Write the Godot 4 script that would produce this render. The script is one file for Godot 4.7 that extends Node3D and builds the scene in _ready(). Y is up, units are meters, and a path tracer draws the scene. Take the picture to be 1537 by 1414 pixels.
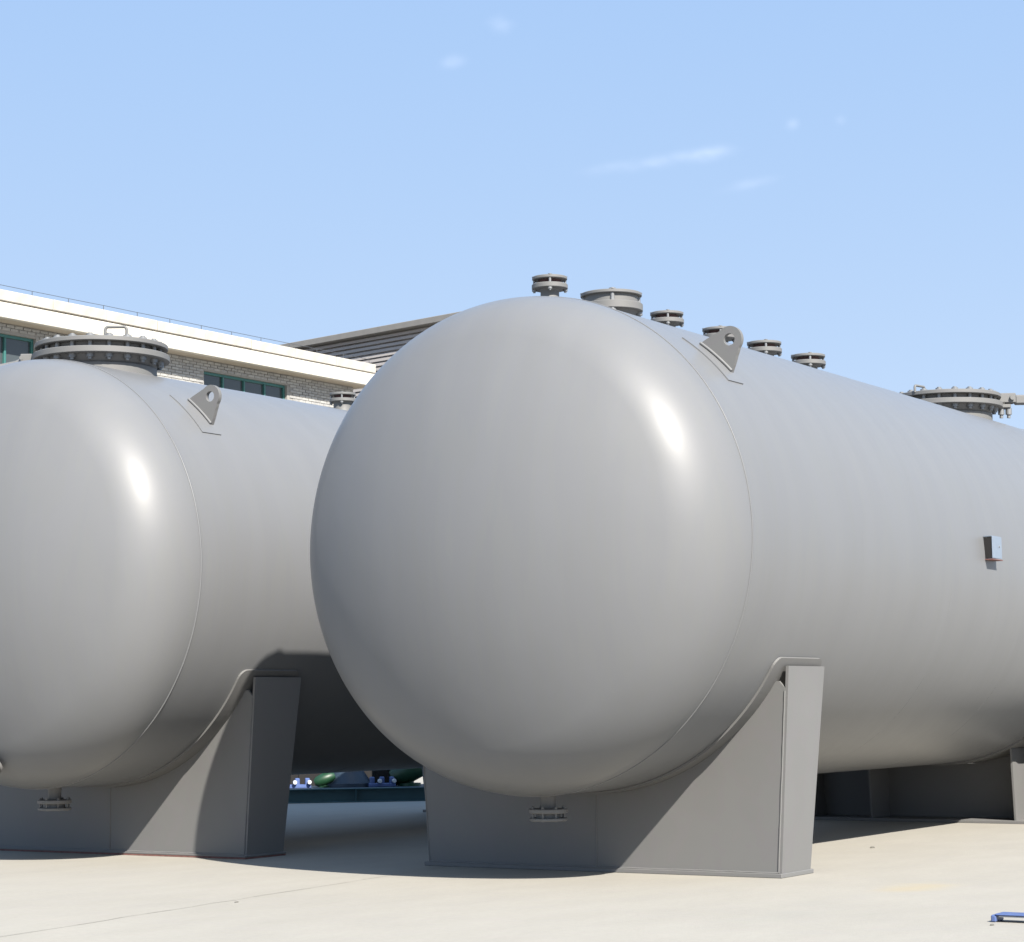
extends Node3D
# Two grey pressure vessels on steel saddles in a concrete yard, factory buildings behind.
# x runs along the vessels, y up, z towards the open yard; metres.

const R := 1.5          # shell radius
const AXIS_Y := 1.9955  # height of the vessel axis
const LEN := 7.65       # shell length between the head seams
const KNUCKLE := 0.57   # knuckle radius of the dished heads
const CROWN := 2.5      # crown radius of the dished heads
const TOP := 3.4955     # crown of the shell
const EXPOSURE := 2.25

var M := {}
var taken := {}
var rng := RandomNumberGenerator.new()

# ---------------------------------------------------------------- mesh building
class Builder:
	var v := PackedVector3Array()
	var n := PackedVector3Array()

	func tri(a: Vector3, b: Vector3, c: Vector3, na: Vector3, nb: Vector3, nc: Vector3) -> void:
		if (b - a).cross(c - a).dot(na + nb + nc) > 0.0:
			v.append(a); v.append(c); v.append(b)
			n.append(na); n.append(nc); n.append(nb)
		else:
			v.append(a); v.append(b); v.append(c)
			n.append(na); n.append(nb); n.append(nc)

	func quad(a: Vector3, b: Vector3, c: Vector3, d: Vector3, out: Vector3) -> void:
		var f := (b - a).cross(c - a)
		if f.length_squared() < 1e-14:
			f = (c - a).cross(d - a)
		f = f.normalized()
		if f.dot(out) < 0.0:
			f = -f
		tri(a, b, c, f, f, f)
		tri(a, c, d, f, f, f)

	# box with chamfered edges, centre c, full size s, chamfer w, optional basis
	func box(c: Vector3, s: Vector3, w := 0.0, bs := Basis.IDENTITY) -> void:
		var h := s * 0.5
		w = minf(w, minf(h.x, minf(h.y, h.z)) * 0.9)
		var p := func(x: float, y: float, z: float) -> Vector3: return c + bs * Vector3(x, y, z)
		for ax in 3:
			for sg in [-1.0, 1.0]:
				var u := (ax + 1) % 3
				var t := (ax + 2) % 3
				var q: Array[Vector3] = []
				for k in [[-1, -1], [1, -1], [1, 1], [-1, 1]]:
					var e := Vector3.ZERO
					e[ax] = sg * h[ax]
					e[u] = k[0] * (h[u] - w)
					e[t] = k[1] * (h[t] - w)
					q.append(p.call(e.x, e.y, e.z))
				var o := Vector3.ZERO
				o[ax] = sg
				quad(q[0], q[1], q[2], q[3], bs * o)
		if w <= 0.0:
			return
		for ax in 3:
			var u := (ax + 1) % 3
			var t := (ax + 2) % 3
			for su in [-1.0, 1.0]:
				for stt in [-1.0, 1.0]:
					var q: Array[Vector3] = []
					for k in [[-1, 0], [1, 0], [1, 1], [-1, 1]]:
						var e := Vector3.ZERO
						e[ax] = k[0] * (h[ax] - w)
						e[u] = su * (h[u] - (w if k[1] == 0 else 0.0))
						e[t] = stt * (h[t] - (0.0 if k[1] == 0 else w))
						q.append(p.call(e.x, e.y, e.z))
					var o := Vector3.ZERO
					o[u] = su
					o[t] = stt
					quad(q[0], q[1], q[2], q[3], bs * o)
		for sx in [-1.0, 1.0]:
			for sy in [-1.0, 1.0]:
				for sz in [-1.0, 1.0]:
					var a: Vector3 = p.call(sx * h.x, sy * (h.y - w), sz * (h.z - w))
					var b: Vector3 = p.call(sx * (h.x - w), sy * h.y, sz * (h.z - w))
					var d: Vector3 = p.call(sx * (h.x - w), sy * (h.y - w), sz * h.z)
					var o := (bs * Vector3(sx, sy, sz)).normalized()
					tri(a, b, d, o, o, o)

	# profile points (radius, height) turned about the local y axis; sharp corners stay sharp
	func lathe(pr: Array, segs: int, xf := Transform3D.IDENTITY) -> void:
		var m := pr.size()
		var fn: Array[Vector2] = []
		for i in m - 1:
			var d: Vector2 = (pr[i + 1] - pr[i]).normalized()
			fn.append(Vector2(d.y, -d.x))
		for i in m - 1:
			var n0 := fn[i]
			var n1 := fn[i]
			if i > 0 and fn[i - 1].dot(fn[i]) > 0.8:
				n0 = (fn[i - 1] + fn[i]).normalized()
			if i < m - 2 and fn[i + 1].dot(fn[i]) > 0.8:
				n1 = (fn[i + 1] + fn[i]).normalized()
			for k in segs:
				var a0 := TAU * k / segs
				var a1 := TAU * (k + 1) / segs
				var f := func(q: Vector2, a: float) -> Vector3: return Vector3(q.x * cos(a), q.y, q.x * sin(a))
				var A: Vector3 = xf * f.call(pr[i], a0)
				var B: Vector3 = xf * f.call(pr[i], a1)
				var C: Vector3 = xf * f.call(pr[i + 1], a1)
				var D: Vector3 = xf * f.call(pr[i + 1], a0)
				var NA: Vector3 = xf.basis * f.call(n0, a0)
				var NB: Vector3 = xf.basis * f.call(n0, a1)
				var NC: Vector3 = xf.basis * f.call(n1, a1)
				var ND: Vector3 = xf.basis * f.call(n1, a0)
				if pr[i].x > 1e-6:
					tri(A, B, C, NA, NB, NC)
				if pr[i + 1].x > 1e-6:
					tri(A, C, D, NA, NC, ND)

	# smooth surface pos(u, v), u and v in 0..1
	func surf(nu: int, nv: int, pos: Callable, inside: Vector3) -> void:
		var P: Array[Vector3] = []
		var N: Array[Vector3] = []
		var e := 0.0015
		for i in nu + 1:
			for j in nv + 1:
				var u := float(i) / nu
				var w := float(j) / nv
				var c: Vector3 = pos.call(u, w)
				var du: Vector3 = pos.call(minf(u + e, 1.0), w) - pos.call(maxf(u - e, 0.0), w)
				var dv: Vector3 = pos.call(u, w + e) - pos.call(u, w - e)
				var f := du.cross(dv)
				if f.length_squared() < 1e-16:
					f = c - inside
				f = f.normalized()
				if f.dot(c - inside) < 0.0:
					f = -f
				P.append(c)
				N.append(f)
		for i in nu:
			for j in nv:
				var a := i * (nv + 1) + j
				var b := a + nv + 1
				tri(P[a], P[b], P[b + 1], N[a], N[b], N[b + 1])
				tri(P[a], P[b + 1], P[a + 1], N[a], N[b + 1], N[a + 1])

	# polygon in a plane (o + x*ex + y*ey) with thickness along ex cross ey
	func plate(poly: PackedVector2Array, o: Vector3, ex: Vector3, ey: Vector3, thick: float) -> void:
		var ez := ex.cross(ey).normalized()
		var idx := Geometry2D.triangulate_polygon(poly)
		for k in range(0, idx.size(), 3):
			for sd in [0.0, 1.0]:
				var off: Vector3 = o + ez * thick * sd
				var nn: Vector3 = ez * (1.0 if sd > 0.5 else -1.0)
				tri(off + ex * poly[idx[k]].x + ey * poly[idx[k]].y, off + ex * poly[idx[k + 1]].x + ey * poly[idx[k + 1]].y, off + ex * poly[idx[k + 2]].x + ey * poly[idx[k + 2]].y, nn, nn, nn)
		var ccw := not Geometry2D.is_polygon_clockwise(poly)
		for k in poly.size():
			var a := poly[k]
			var b := poly[(k + 1) % poly.size()]
			var d := (b - a).normalized()
			var on := Vector2(d.y, -d.x) * (1.0 if ccw else -1.0)
			var nn := ex * on.x + ey * on.y
			var A := o + ex * a.x + ey * a.y
			var B := o + ex * b.x + ey * b.y
			quad(A, B, B + ez * thick, A + ez * thick, nn)

	func tube(path: Array, r: float, segs := 10, caps := true) -> void:
		var rings := []
		var up := Vector3.UP
		for i in path.size():
			var t: Vector3
			if i == 0: t = path[1] - path[0]
			elif i == path.size() - 1: t = path[i] - path[i - 1]
			else: t = (path[i] - path[i - 1]).normalized() + (path[i + 1] - path[i]).normalized()
			t = t.normalized()
			if absf(t.dot(up)) > 0.95: up = Vector3.RIGHT if absf(t.x) < 0.9 else Vector3.BACK
			var s := t.cross(up).normalized()
			up = s.cross(t).normalized()
			var ring := []
			for k in segs:
				var a := TAU * k / segs
				var d := s * cos(a) + up * sin(a)
				ring.append([path[i] + d * r, d, t])
			rings.append(ring)
		for i in path.size() - 1:
			for k in segs:
				var a = rings[i][k]; var b = rings[i][(k + 1) % segs]
				var c = rings[i + 1][(k + 1) % segs]; var d = rings[i + 1][k]
				tri(a[0], b[0], c[0], a[1], b[1], c[1])
				tri(a[0], c[0], d[0], a[1], c[1], d[1])
		if caps:
			for e in [0, path.size() - 1]:
				var nn: Vector3 = rings[e][0][2] * (-1.0 if e == 0 else 1.0)
				for k in segs:
					tri(path[e], rings[e][k][0], rings[e][(k + 1) % segs][0], nn, nn, nn)

	func mesh() -> ArrayMesh:
		var a := []
		a.resize(Mesh.ARRAY_MAX)
		a[Mesh.ARRAY_VERTEX] = v
		a[Mesh.ARRAY_NORMAL] = n
		var m := ArrayMesh.new()
		m.add_surface_from_arrays(Mesh.PRIMITIVE_TRIANGLES, a)
		return m

# ---------------------------------------------------------------- nodes
func numbered(called: String) -> String:
	var k: int = taken.get(called, -1) + 1
	taken[called] = k
	return called if k == 0 else "%s_%03d" % [called, k]

func part(called: String, m: Mesh, material: Material, parent: Node, xf := Transform3D.IDENTITY) -> MeshInstance3D:
	var o := MeshInstance3D.new()
	o.name = called
	o.mesh = m
	o.material_override = material
	o.transform = xf
	o.cast_shadow = GeometryInstance3D.SHADOW_CASTING_SETTING_ON
	parent.add_child(o, true)
	return o

func thing(called: String, label: String, category: String, at := Vector3.ZERO, turn := 0.0, group := "") -> Node3D:
	var o := Node3D.new()
	o.name = numbered(called)
	add_child(o, true)
	o.position = at
	o.rotation.y = turn
	o.set_meta("label", label)
	o.set_meta("category", category)
	if group: o.set_meta("group", group)
	return o

func lin(r: float, g: float, b: float) -> Color:
	return Color(r, g, b).linear_to_srgb()

func noise_tex(seed_: int, freq: float, lo: Color, hi: Color, octaves := 4, size := 512) -> NoiseTexture2D:
	var f := FastNoiseLite.new()
	f.seed = seed_
	f.noise_type = FastNoiseLite.TYPE_SIMPLEX_SMOOTH
	f.frequency = freq
	f.fractal_octaves = octaves
	var t := NoiseTexture2D.new()
	t.width = size
	t.height = size
	t.seamless = true
	t.noise = f
	var g := Gradient.new()
	g.set_color(0, lo)
	g.set_color(1, hi)
	t.color_ramp = g
	return t

func bump_tex(seed_: int, freq: float, strength: float, octaves := 4, size := 512) -> NoiseTexture2D:
	var f := FastNoiseLite.new()
	f.seed = seed_
	f.frequency = freq
	f.fractal_octaves = octaves
	var t := NoiseTexture2D.new()
	t.width = size
	t.height = size
	t.seamless = true
	t.noise = f
	t.as_normal_map = true
	t.bump_strength = strength
	return t

# a material of one base colour with mottling of its own
func mat(c: Vector3, rough := 0.6, metal := 0.0, vary := 0.06, scale := 1.0, seed_ := 1) -> StandardMaterial3D:
	var m := StandardMaterial3D.new()
	m.roughness = rough
	m.metallic = metal
	if vary > 0.0:
		var a := c * (1.0 - vary)
		var b := c * (1.0 + vary)
		m.albedo_texture = noise_tex(seed_, 0.012, lin(a.x, a.y, a.z), lin(b.x, b.y, b.z), 5, 256)
		m.uv1_triplanar = true
		m.uv1_world_triplanar = true
		m.uv1_scale = Vector3.ONE * scale
	else:
		m.albedo_color = lin(c.x, c.y, c.z)
	return m

func materials() -> void:
	# semi-gloss grey paint of the vessels, with a faint sprayed texture
	var p := mat(Vector3(0.144, 0.147, 0.1515), 0.34, 0.0, 0.036, 1.0, 11)
	p.uv1_scale = Vector3(0.9, 0.10, 0.9)   # faint vertical runs of the spray coat and of dust washed down by rain
	p.metallic_specular = 0.15
	p.roughness_texture = noise_tex(43, 0.02, Color(0.80, 0.80, 0.80), Color(1, 1, 1), 5, 512)
	p.clearcoat_enabled = true
	p.clearcoat = 0.6
	p.clearcoat_roughness = 0.47
	M.paint = p
	M.steel = mat(Vector3(0.134, 0.133, 0.131), 0.60, 0.0, 0.03, 0.5, 12)     # same paint on flanges and saddles, flatter
	M.weld = mat(Vector3(0.16, 0.16, 0.16), 0.4, 0.0, 0.10, 6.0, 13)
	M.bolt = mat(Vector3(0.21, 0.215, 0.22), 0.38, 0.25, 0.10, 9.0, 14)
	M.gasket = mat(Vector3(0.085, 0.045, 0.045), 0.85, 0.0, 0.2, 8.0, 15)
	M.primer = mat(Vector3(0.15, 0.07, 0.06), 0.8, 0.0, 0.25, 5.0, 16)
	M.dark = mat(Vector3(0.010, 0.009, 0.009), 0.9, 0.0, 0.15, 5.0, 17)
	M.plate = mat(Vector3(0.165, 0.20, 0.25), 0.45, 0.0, 0.05, 5.0, 18)
	M.render_white = mat(Vector3(0.48, 0.455, 0.40), 0.85, 0.0, 0.05, 0.5, 19)
	M.parapet = mat(Vector3(0.39, 0.365, 0.325), 0.88, 0.0, 0.11, 1.1, 20)
	M.soffit = mat(Vector3(0.42, 0.37, 0.30), 0.9, 0.0, 0.06, 0.6, 21)
	M.mortar = mat(Vector3(0.275, 0.265, 0.25), 0.95, 0.0, 0.08, 2.0, 22)
	M.tile0 = mat(Vector3(0.32, 0.315, 0.305), 0.6, 0.0, 0.12, 3.0, 23)
	M.tile1 = mat(Vector3(0.35, 0.345, 0.33), 0.6, 0.0, 0.12, 3.0, 24)
	M.tile2 = mat(Vector3(0.29, 0.285, 0.275), 0.6, 0.0, 0.12, 3.0, 25)
	M.teal = mat(Vector3(0.035, 0.13, 0.12), 0.45, 0.0, 0.06, 2.0, 26)
	M.glass = mat(Vector3(0.055, 0.065, 0.07), 0.08, 0.0, 0.0)
	M.galv = mat(Vector3(0.055, 0.06, 0.07), 0.6, 0.0, 0.06, 2.0, 27)
	M.slat = mat(Vector3(0.34, 0.315, 0.30), 0.7, 0.0, 0.06, 0.7, 28)
	M.coping = mat(Vector3(0.20, 0.19, 0.175), 0.7, 0.0, 0.08, 0.7, 30)
	M.beam = mat(Vector3(0.03, 0.075, 0.085), 0.5, 0.0, 0.15, 2.0, 31)
	M.blue = mat(Vector3(0.075, 0.115, 0.26), 0.4, 0.0, 0.12, 4.0, 32)
	M.green = mat(Vector3(0.010, 0.045, 0.02), 0.45, 0.0, 0.15, 4.0, 33)
	M.navy = mat(Vector3(0.024, 0.04, 0.06), 0.5, 0.0, 0.12, 3.0, 34)
	M.white = mat(Vector3(0.5, 0.51, 0.53), 0.5, 0.0, 0.05, 3.0, 35)
	M.stone = mat(Vector3(0.13, 0.125, 0.11), 0.95, 0.0, 0.2, 9.0, 36)
	M.bitumen = mat(Vector3(0.245, 0.23, 0.2), 0.95, 0.0, 0.25, 3.0, 37)

# ---------------------------------------------------------------- camera, sky, sun
func setup_view() -> void:
	var cam := Camera3D.new()
	cam.name = "camera"
	var fw := Vector3(0.83979497, 0.10665891, -0.53232349).normalized()
	var rt := fw.cross(Vector3.UP).normalized()
	var up := rt.cross(fw)
	var roll := -0.012
	var x := rt * cos(roll) + up * sin(roll)
	var y := up * cos(roll) - rt * sin(roll)
	cam.transform = Transform3D(Basis(x, y, -fw), Vector3(-11.0771, 1.0438, 6.8936))
	cam.fov = rad_to_deg(2.0 * atan(707.0 / 3253.38))
	cam.near = 0.1
	cam.far = 900.0
	add_child(cam)
	cam.current = true

	var env := Environment.new()
	env.tonemap_mode = Environment.TONE_MAPPER_LINEAR
	env.tonemap_exposure = EXPOSURE
	env.background_mode = Environment.BG_SKY
	env.sdfgi_enabled = true
	env.ssao_enabled = true
	env.ssil_enabled = true
	var s := ProceduralSkyMaterial.new()
	s.sky_top_color = lin(0.33 / EXPOSURE, 0.545 / EXPOSURE, 0.92 / EXPOSURE)
	s.sky_horizon_color = lin(0.71 / EXPOSURE, 0.855 / EXPOSURE, 1.03 / EXPOSURE)
	s.sky_curve = 0.15
	s.ground_bottom_color = lin(0.25, 0.24, 0.22)
	s.ground_horizon_color = lin(0.40, 0.40, 0.40)
	s.sun_angle_max = 45.0
	s.sun_curve = 0.25
	s.sky_cover = cloud_cover()
	s.sky_cover_modulate = Color(1, 1, 1, 1)
	var sky := Sky.new()
	sky.sky_material = s
	env.sky = sky
	var we := WorldEnvironment.new()
	we.name = "world_environment"
	we.environment = env
	add_child(we)

	var sun := DirectionalLight3D.new()
	sun.name = "sun"
	var az := deg_to_rad(121.0)
	var el := deg_to_rad(41.3)
	var to := Vector3(cos(el) * cos(az), sin(el), cos(el) * sin(az))
	sun.transform = Transform3D(Basis.looking_at(-to, Vector3.UP), Vector3.ZERO)
	sun.light_energy = 1.6
	sun.light_color = Color(1.0, 0.975, 0.935)
	sun.light_angular_distance = 0.5
	sun.shadow_enabled = true
	add_child(sun)

# thin wisps of high cloud, all round the sky
func cloud_cover() -> ImageTexture:
	var W := 4096
	var H := 2048
	var im := Image.create(W, H, false, Image.FORMAT_RGBA8)
	im.fill(Color(1, 1, 1, 0))
	var f := FastNoiseLite.new()
	f.seed = 5
	f.frequency = 0.11
	f.fractal_octaves = 3
	var wisps := []
	# centre direction, length and width in degrees, tilt, strength
	for w in [[Vector3(0.8453, 0.2435, -0.4755), 2.2, 0.12, 9.0, 0.035], [Vector3(0.8551, 0.2454, -0.4568), 2.9, 0.13, 8.0, 0.060], [Vector3(0.8629, 0.2473, -0.4407), 1.5, 0.14, 7.0, 0.085], [Vector3(0.8746, 0.2337, -0.4249), 1.6, 0.11, 9.0, 0.040], [Vector3(0.795, 0.2897, -0.5329), 0.8, 0.13, 14.0, 0.055], [Vector3(0.8027, 0.3051, -0.5125), 0.7, 0.18, 0.0, 0.05], [Vector3(0.8775, 0.2589, -0.4038), 0.35, 0.11, 12.0, 0.06], [Vector3(0.8861, 0.2593, -0.3841), 0.3, 0.1, 5.0, 0.03]]:
		wisps.append(w)
	var r := RandomNumberGenerator.new()
	r.seed = 77
	for k in 26:
		var a := r.randf() * TAU
		if absf(wrapf(a + 0.565, -PI, PI)) < 0.35: continue
		var e := deg_to_rad(r.randf_range(8, 40))
		wisps.append([Vector3(cos(a) * cos(e), sin(e), sin(a) * cos(e)), r.randf_range(1, 4), r.randf_range(0.2, 0.4), r.randf_range(0, 14), r.randf_range(0.03, 0.09)])
	for w in wisps:
		var d: Vector3 = w[0].normalized()
		# Godot's equirectangular layout: u from atan2(x, -z)
		var u := fposmod(atan2(d.x, -d.z) / TAU, 1.0)
		var v := acos(d.y) / PI
		var cx := u * W
		var cy := v * H
		var k := 4096.0 / 360.0
		var stretch := 1.0 / maxf(sqrt(1.0 - d.y * d.y), 0.2)
		var hl: float = w[1] * 0.5 * k
		var hw: float = w[2] * k
		var tilt := deg_to_rad(w[3])
		var rad := int(hl * stretch + hw + 6)
		for yy in range(int(cy) - rad, int(cy) + rad + 1):
			for xx in range(int(cx) - rad, int(cx) + rad + 1):
				if yy < 0 or yy >= H: continue
				var px := (xx + 0.5 - cx) / stretch
				var py := -(yy + 0.5 - cy)
				var along := px * cos(tilt) + py * sin(tilt)
				var across := -px * sin(tilt) + py * cos(tilt)
				var g := exp(-pow(along / hl, 2.0) * 1.6 - pow(across / hw, 2.0) * 0.9)
				g *= 0.8 + 0.75 * f.get_noise_2d(xx * 0.8, yy * 3.0)
				var al: float = clampf(g * w[4], 0.0, 1.0)
				var X := posmod(xx, W)
				var old := im.get_pixel(X, yy)
				if al > old.a:
					im.set_pixel(X, yy, Color(1, 0.95, 0.9, al))
	return ImageTexture.create_from_image(im)

# ---------------------------------------------------------------- ground
func build_ground() -> void:
	var f := FastNoiseLite.new()
	f.seed = 3
	f.frequency = 0.35
	f.fractal_octaves = 5
	var f2 := FastNoiseLite.new()
	f2.seed = 8
	f2.frequency = 2.2
	f2.fractal_octaves = 3
	var xs: Array[float] = [-300.0, -120.0, -50.0, -20.0]
	var zs: Array[float] = [-300.0, -120.0, -60.0, -30.0]
	var t := -6.0
	while t < 12.0:
		xs.append(t); t += 0.07
	for q in [12.0, 20.0, 40.0, 100.0, 300.0]: xs.append(q)
	t = -14.0
	while t < 6.0:
		zs.append(t); t += 0.07
	for q in [6.0, 15.0, 40.0, 120.0, 300.0]: zs.append(q)
	var V := PackedVector3Array()
	var N := PackedVector3Array()
	var C := PackedColorArray()
	var I := PackedInt32Array()
	var base := Vector3(0.288, 0.272, 0.238)
	for x in xs:
		for z in zs:
			V.append(Vector3(x, 0, z))
			N.append(Vector3.UP)
			var k := 1.0 + 0.055 * f.get_noise_2d(x, z) + 0.045 * f2.get_noise_2d(x * 0.6, z * 1.4)
			var c := base * k
			# patches of ochre dust and grey damp marks where the photograph shows them
			var d := Vector2((x - 0.45) / 0.34, (z - 2.22) / 0.17).length() + 0.45 * f2.get_noise_2d(x * 1.7 + 9.0, z * 1.7)
			c = c.lerp(Vector3(0.335, 0.28, 0.175), 0.55 * clampf(1.25 - d, 0.0, 1.0))
			var d2 := Vector2((x + 1.35) / 0.5, (z - 2.25) / 0.22).length() + 0.8 * f2.get_noise_2d(x * 1.3, z * 1.3 + 4.0)
			c = c.lerp(Vector3(0.265, 0.258, 0.23), 0.4 * clampf(1.1 - d2, 0.0, 1.0))
			var d3 := Vector2((x + 0.6) / 0.6, (z - 2.15) / 0.2).length() + 0.8 * f2.get_noise_2d(x * 1.3 + 20.0, z * 1.3)
			c = c.lerp(Vector3(0.27, 0.26, 0.232), 0.35 * clampf(1.1 - d3, 0.0, 1.0))
			C.append(Color(c.x, c.y, c.z))
	var nz := zs.size()
	for i in xs.size() - 1:
		for j in nz - 1:
			var a := i * nz + j
			var b := a + nz
			I.append_array([a, b, b + 1, a, b + 1, a + 1])
	var arr := []
	arr.resize(Mesh.ARRAY_MAX)
	arr[Mesh.ARRAY_VERTEX] = V
	arr[Mesh.ARRAY_NORMAL] = N
	arr[Mesh.ARRAY_COLOR] = C
	arr[Mesh.ARRAY_INDEX] = I
	var m := ArrayMesh.new()
	m.add_surface_from_arrays(Mesh.PRIMITIVE_TRIANGLES, arr)
	var g := StandardMaterial3D.new()
	g.vertex_color_use_as_albedo = true
	g.roughness = 0.92
	g.albedo_texture = noise_tex(41, 0.03, Color(0.97, 0.97, 0.97), Color(1, 1, 1), 5, 1024)
	g.uv1_triplanar = true
	g.uv1_world_triplanar = true
	g.uv1_scale = Vector3.ONE * 0.55
	g.normal_enabled = true
	g.normal_texture = bump_tex(42, 0.09, 3.0, 4, 1024)
	g.normal_scale = 0.15
	var o := part("ground", m, g, self)
	o.set_meta("kind", "structure")
	o.set_meta("label", "pale concrete yard floor under the two vessels")
	# the one sawn joint that shows, filled with weathered bitumen
	var jb := Builder.new()
	var pts := []
	var r := RandomNumberGenerator.new()
	r.seed = 9
	for k in 61:
		var x := -6.0 + k * 0.2
		pts.append(Vector3(x, 0.0, -0.60 - (x + 3.56) * 0.115 + r.randf_range(-0.012, 0.012)))
	for k in pts.size() - 1:
		var w := Vector3(0, 0, r.randf_range(0.0015, 0.004))
		jb.quad(pts[k] - w + Vector3.UP * 0.003, pts[k + 1] - w + Vector3.UP * 0.003, pts[k + 1] + w + Vector3.UP * 0.003, pts[k] + w + Vector3.UP * 0.003, Vector3.UP)
	part("joint_filler", jb.mesh(), M.bitumen, o)

# ---------------------------------------------------------------- vessel pieces
func stud_mesh(r: float, y0: float, y1: float, low: float, high: float) -> ArrayMesh:
	# threaded stud through two flanges with a hexagon nut at each end
	var b := Builder.new()
	b.lathe([Vector2(0, y0 - low), Vector2(r, y0 - low), Vector2(r, y1 + high), Vector2(0, y1 + high)], 8)
	b.lathe([Vector2(r, y0 - low * 0.62), Vector2(r * 1.8, y0 - low * 0.62), Vector2(r * 1.8, y0), Vector2(r, y0)], 6)
	b.lathe([Vector2(r, y1), Vector2(r * 1.8, y1), Vector2(r * 1.8, y1 + high * 0.62), Vector2(r, y1 + high * 0.62)], 6)
	return b.mesh()

func nozzle(tank: Node3D, x: float, z: float, neck_r: float, flange_r: float, flange_t: float, gap: float, cover_t: float, top: float, studs: int, called := "nozzle", ring := 0.0, down := false) -> MeshInstance3D:
	var xf := Transform3D(Basis.IDENTITY, Vector3(x, TOP, z))
	if down:
		xf = Transform3D(Basis(Vector3.RIGHT, PI), Vector3(x, AXIS_Y - R, z))
	var yc := top - cover_t
	var yf := yc - gap
	var y0 := yf - flange_t
	var c := minf(0.004, flange_t * 0.2)
	var b := Builder.new()
	b.lathe([Vector2(neck_r * 1.06, -0.1), Vector2(neck_r * 1.06, 0.012), Vector2(neck_r, 0.02), Vector2(neck_r, y0 - neck_r * 0.18), Vector2(neck_r * 1.12, y0 - 0.002), Vector2(flange_r - c, y0), Vector2(flange_r, y0 + c), Vector2(flange_r, yf - c), Vector2(flange_r - c, yf), Vector2(0, yf)], 48)
	var o := part(called, b.mesh(), M.steel, tank, xf)
	var g := Builder.new()
	var rr := ring if ring > 0.0 else flange_r * 0.62
	g.lathe([Vector2(rr, yf + 0.0005), Vector2(rr, yc - 0.0005)], 40)
	part("gasket", g.mesh(), M.gasket if ring == 0.0 and not down else M.steel, o)
	b = Builder.new()
	var cr := flange_r * 0.975
	b.lathe([Vector2(0, yc), Vector2(cr - c, yc), Vector2(cr, yc + c), Vector2(cr, top - c), Vector2(cr - c, top), Vector2(0, top)], 48)
	part("cover", b.mesh(), M.steel, o)
	var br := flange_r * 0.86
	var sr := clampf(flange_r * 0.07, 0.008, 0.017)
	if down: sr *= 0.7
	var sm := stud_mesh(sr, y0, top, sr * 2.6, sr * (1.5 if studs > 8 else 0.7))
	for k in studs:
		var a := TAU * k / studs + 2.579
		part("stud", sm, M.steel if down else M.bolt, o, Transform3D(Basis(Vector3.UP, -a), Vector3(cos(a) * br, 0, sin(a) * br)))
	return o

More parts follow.
